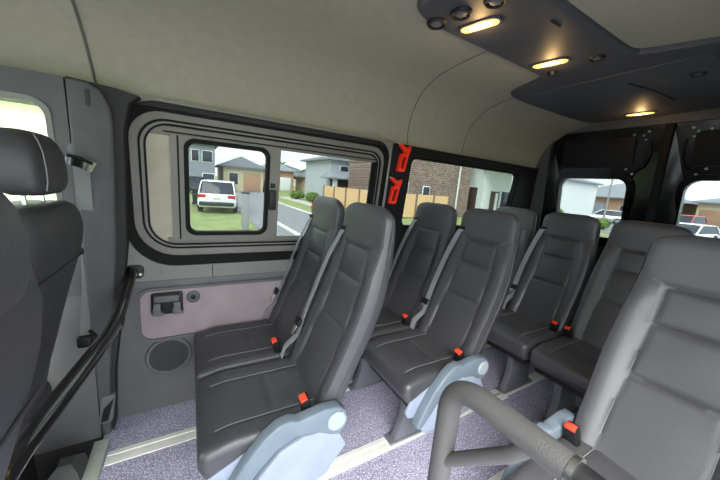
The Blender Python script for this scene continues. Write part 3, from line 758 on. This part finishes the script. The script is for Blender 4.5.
def wheel(root, x, y, r, w):
    b = B(); b.lathe([(r*.62, -w/2), (r*.96, -w/2), (r, -w*.3), (r, w*.3), (r*.96, w/2), (r*.62, w/2)], (x, y, r), (0, 1, 0), 24); t = b.build('wheel', M['tyre'], root)
    b = B(); b.lathe([(.03, -w*.51), (r*.6, -w*.51), (r*.62, -w*.4), (r*.62, w*.4), (r*.6, w*.51), (.03, w*.51)], (x, y, r), (0, 1, 0), 14); b.build('hub', M['hub'], t)
def car(name, label, cat, loc, rot, paint, L=4.6, W=1.84, H=1.66, suv=True, tray=False, group=None):
    root = thing(name, label, cat, (0, 0, 0), group, local=True)
    hl, hwid = L/2, W/2; r = .35
    def sec(x, z0, z1, w0, w1):
        return [Vector((x, s*wv, z)) for s, wv, z in ((1, w0*.9, z0), (1, w0, z0+.12), (1, w0, (z0+z1)/2), (1, w1, z1-.05), (1, w1*.93, z1), (-1, w1*.93, z1), (-1, w1, z1-.05), (-1, w0, (z0+z1)/2), (-1, w0, z0+.12), (-1, w0*.9, z0))]
    belt = H*.60
    b = B(); b.loft([sec(-hl, .42, belt-.12, hwid*.84, hwid*.78), sec(-hl+.10, .30, belt+.0, hwid*.95, hwid*.88), sec(-hl+.6, .26, belt+.02, hwid, hwid*.94), sec(0, .24, belt, hwid, hwid*.95),
                     sec(hl*.42, .24, belt-.03, hwid, hwid*.94), sec(hl-.45, .26, belt-.20, hwid*.97, hwid*.86), sec(hl-.08, .32, belt-.32, hwid*.88, hwid*.74), sec(hl, .40, belt-.42, hwid*.80, hwid*.66)])
    b.build('body', paint, root, 50)
    xb = -hl+(.16 if suv else .75); xf = hl*.42
    if tray: xb = -hl*.15
    rb, rf = xb+(.35 if suv else .65), xf-.75
    b = B()
    def cab(k, z): return [(xb+(rb-xb)*k, -1), (xb+(rb-xb)*k, 1), (xf+(rf-xf)*k, 1), (xf+(rf-xf)*k, -1)]
    rings = []
    for k in (0, .55, 1):
        z = belt-.04+(H-.05-belt+.04)*k; ww = hwid*(.92-.16*k)
        rings.append([Vector((x, s*ww, z)) for x, s in rr_sq(xb+(rb-xb)*k, xf+(rf-xf)*k)])
    b.loft(rings); b.build('window_glass', M['darkglass'], root)
    b = B(); zt = H-.06
    b.loft([[Vector((x, s*hwid*.77, zt)) for x, s in rr_sq(rb-.06, rf+.04)], [Vector((x, s*hwid*.74, zt+.05)) for x, s in rr_sq(rb-.02, rf)], [Vector((x, s*hwid*.55, zt+.07)) for x, s in rr_sq(rb+.1, rf-.15)]]); b.build('roof', paint, root)
    for s in (-1, 1):
        b = B()
        for x0, x1 in ((xb+.02, rb-.02), (xf, rf)):
            b.ribbon([(x0, s*hwid*.90, belt-.03), ((x0+x1)/2, s*hwid*.845, (belt+H)/2), (x1, s*hwid*.77, H-.05)], (1, 0, 0), .09, .05)
        b.build('pillar', paint, root)
    for x in (-hl+.85, hl-.88):
        for s in (-1, 1): wheel(root, x, s*(hwid-.10), r, .22)
    for s in (-1, 1):
        b = B(); b.rbox((-hl+.06, s*hwid*.72, belt-.12), (.14, .36, .16), .03); b.build('tail_light', M['taillight'], root)
        b = B(); b.rbox((hl-.16, s*hwid*.66, belt-.36), (.22, .34, .14), .04); b.build('headlight', M['hub'], root)
    b = B(); b.rbox((-hl-.01, 0, .48), (.14, W*.86, .20), .05); b.build('rear_bumper', M['bin'], root)
    b = B(); b.rbox((-hl-.005, 0, .78), (.03, .38, .11), .004); b.build('number_plate', M['plate'], root)
    if tray:
        b = B(); b.ring(rr(-hl+.05, xb-.05, -hwid*.9, hwid*.9, .05), rr(-hl+.12, xb-.12, -hwid*.8, hwid*.8, .04), XY, belt-.05, belt+.06); b.build('tray_rail', paint, root)
    root.location = loc; root.rotation_euler = (0, 0, rot)
    return root
def rr_sq(x0, x1): return [(x0, -.92), (x0, .92), (x0+.06, 1), (x1-.06, 1), (x1, .92), (x1, -.92), (x1-.06, -1), (x0+.06, -1)]

car('white_car', 'white hatchback seen from behind on the lawn in the sliding window', 'car', (1.45, 18.6, G), R(82), M['carwhite'], 4.5, 1.84, 1.62)
car('dark_car', 'dark blue car far off at the left edge of the sliding window', 'car', (.9, 33, G), R(10), M['cardark'], 4.4, 1.8, 1.6)
car('black_car', 'dark car parked by the houses at the right of the sliding window', 'car', (10.1, 45, G), R(80), M['cardark'], 4.4, 1.8, 1.5)
car('white_car', 'white car far up the side road seen through the fixed pane', 'car', (23.5, 84, G), R(20), M['carwhite'], 5.2, 1.9, 1.9)
car('silver_car', 'silver hatchback parked broadside in the left rear door window', 'car', (42.5, 16.0, G), R(115), M['carsilver'], 4.5, 1.8, 1.55, suv=True)
car('silver_car', 'silver car behind the hatchback in the left rear door window', 'car', (56, 17.0, G), R(115), M['carsilver'], 4.6, 1.8, 1.5, suv=False)
car('red_car', 'red car in the right rear door window', 'car', (38, 8.3, G), R(172), M['carred'], 4.6, 1.8, 1.75)
car('white_car', 'white car in front of the red car in the right rear door window', 'car', (27.5, 5.75, G), R(172), M['carwhite'], 4.4, 1.8, 1.3, suv=True)

def house(name, label, x0, x1, y0, y1, zh, wallm, roofm, rise=1.6, over=.5, wins=(), garage=None, hip=True, roofz=None):
    t = thing(name, label, 'house', ((x0+x1)/2, (y0+y1)/2, G))
    b = B(); b.rbox(((x0+x1)/2, (y0+y1)/2, (G+zh)/2), (x1-x0, y1-y0, zh-G), 0); b.build('wall', wallm, t)
    X0, X1, Y0, Y1 = x0-over, x1+over, y0-over, y1+over
    b = B(); base = [Vector((X0, Y0, zh-.12)), Vector((X1, Y0, zh-.12)), Vector((X1, Y1, zh-.12)), Vector((X0, Y1, zh-.12))]
    e = [v+Vector((0, 0, .2)) for v in base]
    dx, dy = X1-X0, Y1-Y0; q = min(dx, dy)/2-.05
    top = [Vector((X0+q, Y0+q, zh+rise)), Vector((X1-q, Y0+q, zh+rise)), Vector((X1-q, Y1-q, zh+rise)), Vector((X0+q, Y1-q, zh+rise))]
    b.loft([base, e, top]); b.build('roof', roofm, t, 20)
    for (side, u0, u1, v0, v1, m, nm) in wins:
        b = B()
        if side == 'y':   # wall facing the van (low y)
            b.rbox(((u0+u1)/2, y0-.0, (v0+v1)/2), (u1-u0+.16, .10, v1-v0+.16), .01); f_ = b.build(nm, M['white'] if nm == 'window' else m, t)
            b = B(); b.rbox(((u0+u1)/2, y0-.04, (v0+v1)/2), (u1-u0, .08, v1-v0), .005)
        else:
            b.rbox((x0, (u0+u1)/2, (v0+v1)/2), (.10, u1-u0+.16, v1-v0+.16), .01); f_ = b.build(nm, M['white'] if nm == 'window' else m, t)
            b = B(); b.rbox((x0-.04, (u0+u1)/2, (v0+v1)/2), (.08, u1-u0, v1-v0), .005)
        b.build('pane', m, f_)
    return t
dg = M['darkglass']
# seen through the sliding sash
house('house', 'grey two storey house at the left edge of the sliding window', -5, 2.6, 40, 50, 4.6, M['grey_render'], M['roofdark'], 1.4, .4,
      [('y', 1.3, 2.3, 2.6, 3.8, dg, 'window'), ('y', .2, .9, 2.6, 3.8, dg, 'window'), ('y', 1.3, 2.5, -.2, 1.2, dg, 'window')])
house('house', 'cream single storey house behind the white car', 3.7, 8.6, 42, 52, 2.4, M['beige'], M['roofdark'], 1.5, .5,
      [('y', 4.4, 5.4, .2, 1.6, dg, 'window'), ('y', 6.2, 8.2, -.6, 1.6, M['tan'], 'garage_door')])
house('house', 'tan brick house at the right of the sliding window', 10.6, 16.2, 53, 60, 2.8, M['tan'], M['rooftile'], 1.6, .5,
      [('y', 12, 13.4, .4, 1.8, dg, 'window'), ('y', 13.9, 15.6, -.6, 1.6, M['white'], 'garage_door')])
# seen through the fixed pane, far up the road
house('house', 'pale distant house at the left of the fixed pane', 23, 33, 95, 105, 4.2, M['lightgrey_render'], M['roofdark'], 2, .5, [('y', 25, 26.5, 1.8, 3.2, dg, 'window'), ('y', 29, 30.5, 1.8, 3.2, dg, 'window')])
house('house', 'brown roofed distant house in the middle of the fixed pane', 35, 47, 98, 108, 3.4, M['tan'], M['roofdark'], 2.4, .5, [('y', 38, 40, 0, 1.6, dg, 'window')])
house('house', 'low dark roofed house beside the shrubs at the side road', 18.2, 23.5, 50, 58, 2.0, M['beige'], M['roofdark'], 1.9, .6, [('y', 18.8, 19.8, -.1, 1.4, dg, 'window'), ('y', 20, 21.8, -.7, 1.5, M['timber'], 'garage_door')])
h2 = house('house', 'pale grey two storey house behind the sand coloured fence', 13.2, 24, 30, 38, 3.9, M['lightgrey_render'], M['rooftile'], 1.6, .6,
      [('y', 14.4, 15.3, 2.1, 3.2, dg, 'window'), ('y', 17.6, 18.6, 2.0, 3.2, dg, 'window'), ('y', 20.4, 22.4, 2.1, 3.2, dg, 'window')])
b = B(); b.loft([[Vector(p) for p in ((12.2, 27.6, 1.75), (24.3, 27.6, 1.75), (24.3, 30.4, 1.75), (12.2, 30.4, 1.75))], [Vector(p) for p in ((12.2, 27.6, 1.9), (24.3, 27.6, 1.9), (24.3, 30.4, 1.9), (12.2, 30.4, 1.9))], [Vector(p) for p in ((13.4, 29.9, 2.7), (24, 29.9, 2.7), (24, 30.3, 2.7), (13.4, 30.3, 2.7))]]); b.build('lower_roof', M['rooftile'], h2, 20)
b = B(); b.rbox((18.6, 29.2, .5), (10.6, 1.7, 2.5), 0); b.build('lower_wall', M['timber'], h2)
b = B(); b.rbox((13.0, 28.2, .6), (.4, .4, 2.4), .02); b.build('porch_post', M['white'], h2)
# brick house behind the fence
bh = house('house', 'brown brick house wall behind the sand coloured fence', 13.4, 21.5, 18.2, 26, 5.2, M['brick'], M['roofdark'], 1.6, .4,
      [('y', 16.15, 16.75, .55, 1.6, dg, 'window'), ('y', 14.1, 14.55, .4, 1.7, dg, 'window')])
b = B(); b.tube([(19.9, 18.06, -.7), (19.9, 18.06, 5.0)], .07, 10); b.build('downpipe', M['white'], bh)
b = B(); b.rbox((14.1, 18.12, 2.6), (.22, .16, .22), .03); b.build('wall_light', M['white'], bh)
# white rendered house with porch columns
ph = house('house', 'white rendered house with tall porch columns in the rear side window', 22.6, 32.5, 17.6, 27, 5.4, M['white'], M['rooftile'], 1.6, .5,
      [('x', 18.3, 19.3, -.6, 1.9, M['timber'], 'front_door'), ('y', 25.2, 27.0, -.3, 1.8, dg, 'window')])
for x in (22.7, 24.6, 27.8):
    b = B(); b.rbox((x, 14.6, 1.5), (.62, .62, 4.4), .02); b.build('porch_column', M['white'], ph)
b = B(); b.rbox((25.3, 16.0, 3.75), (6.2, 3.4, .5), .03); b.build('porch_roof', M['white'], ph)
b = B(); b.rbox((24.2, 17.5, .55), (1.1, .12, 2.4), .02); d_ = b.build('porch_door', M['timber'], ph)
b = B(); b.rbox((24.35, 17.43, .6), (.35, .06, 2.0), .01); b.build('sidelight', M['white'], d_)
b = B(); b.rbox((26.6, 17.5, .5), (.8, .12, 2.2), .02); b.build('porch_door', M['timber'], ph)
# houses behind the rear doors
house('house', 'single storey house with grey tiled roof in the left rear door window', 66, 84, 17, 33, 2.9, M['tan'], M['rooftile'], 3.2, .8, [('x', 20, 22.5, -.2, 1.6, dg, 'window'), ('x', 25, 30, -.6, 1.8, M['grey_render'], 'garage_door')])
house('house', 'cream house with low grey roof in the right rear door window', 74, 92, 0, 15, 3.2, M['beige'], M['rooftile'], 2.6, .8, [('x', 4, 6.5, 0, 1.9, dg, 'window'), ('x', 10, 14.5, -.6, 1.9, M['tan'], 'garage_door')])
house('house', 'white rendered house end wall at the left of the left rear door window', 47, 57, 22.9, 32, 4.6, M['white'], M['rooftile'], 1.5, .5, [('x', 23.5, 24.3, -.4, 2.2, dg, 'window'), ('x', 25, 26.5, -.4, 2.2, dg, 'window')])

# sand coloured fence: two runs meeting at the corner
fc = thing('fence', 'sand coloured sheet fence with dark posts in front of the houses', 'fence', (11.5, 16.6, G))
run = [(10.9, 26.0), (11.15, 21.9), (11.4, 17.9), (12.1, 16.2), (13.8, 16.2), (15.5, 16.2), (17.3, 16.2)]
run = [(10.9, 26.0), (11.0, 23.9), (11.15, 21.9), (11.3, 19.9), (11.5, 18.0), (12.2, 16.2), (13.9, 16.25), (15.6, 16.3), (17.2, 16.35)]
for (a0, a1), (c0, c1) in zip(run, run[1:]):
    b = B(); d = Vector((c0-a0, c1-a1, 0)); L_ = d.length; d.normalize(); nn = Vector((-d.y, d.x, 0)); rings = []
    N = max(8, int(L_/.1))
    for i in range(N+1):
        p = Vector((a0, a1, 0))+d*(L_*i/N)+nn*(.025 if i % 2 else -.0)
        rings.append([p+Vector((0, 0, G+.05)), p+Vector((0, 0, 1.0)), p+nn*.03+Vector((0, 0, 1.0)), p+nn*.03+Vector((0, 0, G+.05))])
    b.loft(rings); b.build('panel', M['fence'], fc)
for (a0, a1) in run:
    b = B(); b.rbox((a0, a1, .16), (.12, .12, 1.74), .01); b.build('post', M['fencepost'], fc)

# small street things
hd = thing('fire_hydrant', 'small red brown hydrant on the verge in the fixed pane', 'hydrant', (5.95+1.0, 18.2, G))
b = B(); b.lathe([(.16, 0), (.16, .05), (.11, .06), (.11, .50), (.13, .52), (.13, .56), (.08, .66), (.02, .70)], (6.95, 18.2, G), (0, 0, 1), 16); b.build('barrel', M['hydrant'], hd)
b = B(); b.lathe([(.05, -.2), (.05, .2)], (6.95, 18.2, G+.38), (1, 0, 0), 10); b.build('outlet', M['hydrant'], hd)
bn = thing('wheelie_bin', 'dark wheelie bin at the left edge of the sliding window', 'bin', (.35, 20.5, G))
b = B(); b.loft([[Vector((.35+sx*a, 20.5+sy*a, G+z)) for sx, sy in ((-1, -1), (1, -1), (1, 1), (-1, 1))] for z, a in ((.06, .22), (.95, .30))]); b.build('bin_body', M['bin'], bn)
b = B(); b.rbox((.35, 20.48, G+1.0), (.64, .68, .09), .03); b.build('lid', M['bin'], bn)
for s in (-1, 1):
    b = B(); b.lathe([(.10, -.03), (.10, .03)], (.35+s*.24, 20.76, G+.10), (1, 0, 0), 14); b.build('wheel', M['tyre'], bn)
ps = thing('post', 'tall grey post standing on the lawn in the sliding window', 'post', (1.70, 11.2, G))
b = B(); b.rbox((1.70, 11.2, -.02), (.26, .10, 1.36), .02); b.build('shaft', M['post'], ps)
b = B(); b.rbox((1.70, 11.2, .68), (.30, .14, .05), .015); b.build('cap', M['bin'], ps)
lp = thing('lamp_post', 'thin grey lamp post in the left rear door window', 'lamp post', (32, 11.9, G))
b = B(); b.lathe([(.09, 0), (.07, 2), (.055, 6.5)], (32, 11.9, G), (0, 0, 1), 12); b.build('pole', M['post'], lp)
b = B(); b.rbox((32, 11.3, 5.85), (.2, 1.2, .08), .03); b.build('lamp_head', M['post'], lp)

def shrub(name, label, cat, loc, r, h, leafm=None, trunk=0, group=None):
    t = thing(name, label, cat, loc, group)
    b = B(); rnd = random.Random(int(loc[0]*100+loc[1])); c0 = Vector(loc)
    for k in range(260):
        v = Vector((rnd.gauss(0, 1), rnd.gauss(0, 1), rnd.gauss(0, 1))).normalized()*(rnd.uniform(.55, 1))
        p = c0+Vector((v.x*r, v.y*r, trunk+h/2+v.z*h/2)); s_ = r*rnd.uniform(.10, .2)
        a = Vector((rnd.gauss(0, 1), rnd.gauss(0, 1), rnd.gauss(0, 1))).normalized(); c = a.orthogonal().normalized(); d = a.cross(c)
        vs = [b.bm.verts.new(p+q) for q in (c*s_, d*s_*.6, -c*s_, -d*s_*.6)]; b.face(vs)
    tmp = bmesh.new(); bmesh.ops.create_icosphere(tmp, subdivisions=3, radius=1)
    for v in tmp.verts:
        k = .8+.12*math.sin(v.co.x*5+loc[0])*math.sin(v.co.y*6)+.08*math.sin(v.co.z*8)
        v.co = Vector((v.co.x*r*k, v.co.y*r*k, v.co.z*h/2*k))
    b.merge(tmp, c0+Vector((0, 0, trunk+h/2)))
    b.build('foliage', leafm or M['leaf'], t)
    b = B(); b.lathe([(r*.10, 0), (r*.06, trunk+h*.5)], c0, (0, 0, 1), 8); b.build('stem', M['trunk'], t)
shrub('shrub', 'rounded green shrub at the corner before the fence', 'shrub', (10.4, 27.5, G), .8, 1.0)
shrub('shrub', 'low dark shrub beside the footpath left of the fence', 'shrub', (10.1, 31.5, G), .9, .9)
shrub('shrub', 'small green shrub at the porch of the white house', 'shrub', (21.6, 16.4, G), .5, .9)
shrub('shrub', 'green shrub under the left rear door window', 'shrub', (29.6, 11.0, G), .6, 1.0)
shrub('shrub', 'bushy plant before the white end wall in the left rear door window', 'shrub', (44.5, 22.0, G), .8, 1.2)
shrub('tree', 'small green tree among the distant houses in the fixed pane', 'tree', (31, 88, G), 2.4, 4.5, trunk=1.2)
shrub('tree', 'bushy tree beyond the tan house in the sliding window', 'tree', (16.5, 66, G), 2.5, 5, trunk=1.0)
shrub('tree', 'green tree behind the cream house in the right rear door window', 'tree', (96, 3, G), 3.2, 7, trunk=1.5)
shrub('tree', 'tall tree on the skyline in the right rear door window', 'tree', (104, 12, G), 3.2, 7, trunk=1.2)
wl = house('house', 'pale cream house wall seen through the driver cab window', -16, -4, 15, 22, 3.3, mat('pale_cream_render', '#e6e6cf', .8), M['rooftile'], 1.5, .5, [('y', -9.5, -7.0, -.7, 1.7, M['white'], 'garage_door')])

tc_ = thing('track_cover', 'small white cover plate on the floor track in front of the back row', 'cover plate', (1.66, .96, .005))
b = B(); b.rbox((1.66, .962, .010), (.13, .085, .010), .003); b.build('plate', M['alu'], tc_)
b = B(); b.rbox((1.66, .962, .0155), (.09, .012, .003), .001); b.build('ridge', M['hub'], tc_)

# ------------------------------------------------------------------ sky, sun, camera
w = bpy.data.worlds.new('World'); sc.world = w; w.use_nodes = True
n = w.node_tree.nodes; l = w.node_tree.links
bg = n['Background']; tc = n.new('ShaderNodeTexCoord')
mp = n.new('ShaderNodeMapping'); mp.inputs['Scale'].default_value = (1.6, 1.6, 5)
l.new(tc.outputs['Generated'], mp.inputs['Vector'])
nz = n.new('ShaderNodeTexNoise'); nz.inputs['Scale'].default_value = 2.2; nz.inputs['Detail'].default_value = 6
l.new(mp.outputs['Vector'], nz.inputs['Vector'])
cr = n.new('ShaderNodeValToRGB'); cr.color_ramp.elements[0].position = .38; cr.color_ramp.elements[0].color = (.60, .74, .86, 1)
cr.color_ramp.elements[1].position = .62; cr.color_ramp.elements[1].color = (1, .99, .97, 1)
l.new(nz.outputs['Fac'], cr.inputs['Fac']); l.new(cr.outputs['Color'], bg.inputs['Color']); bg.inputs['Strength'].default_value = 1.0
sun = bpy.data.lights.new('sun', 'SUN'); sun.energy = 1.8; sun.angle = R(50); sun.color = (1, .96, .9)
so = bpy.data.objects.new('sun', sun); COL.objects.link(so); so.rotation_euler = Vector((-.7, -.8, 1.1)).to_track_quat('Z', 'Y').to_euler()

cam = bpy.data.cameras.new('camera'); co = bpy.data.objects.new('camera', cam); COL.objects.link(co)
cam.sensor_width = 36; cam.lens = 293.06/720*36; cam.clip_start = .01; cam.clip_end = 2000
f = 293.06
def ray(px, py): return Vector(((px-360)/f, (240-py)/f, -1))
X = ray(870, 228).normalized(); Y = ray(190, 172).normalized(); Y = (Y-X*X.dot(Y)).normalized(); Z = X.cross(Y)
m3 = Matrix((X, Y, Z))       # rows: world axes in camera space -> camera-to-world rotation
mw = m3.to_4x4(); mw.translation = Vector((0, 0, 1.25)); co.matrix_world = mw
sc.camera = co
sc.view_settings.view_transform = 'Standard'; sc.view_settings.look = 'None'; sc.view_settings.gamma = 1
sc.view_settings.use_curve_mapping = False; sc.view_settings.exposure = 2.95
sc.cycles.max_bounces = 10; sc.cycles.diffuse_bounces = 6; sc.cycles.transparent_max_bounces = 12
sc.cycles.use_denoising = True
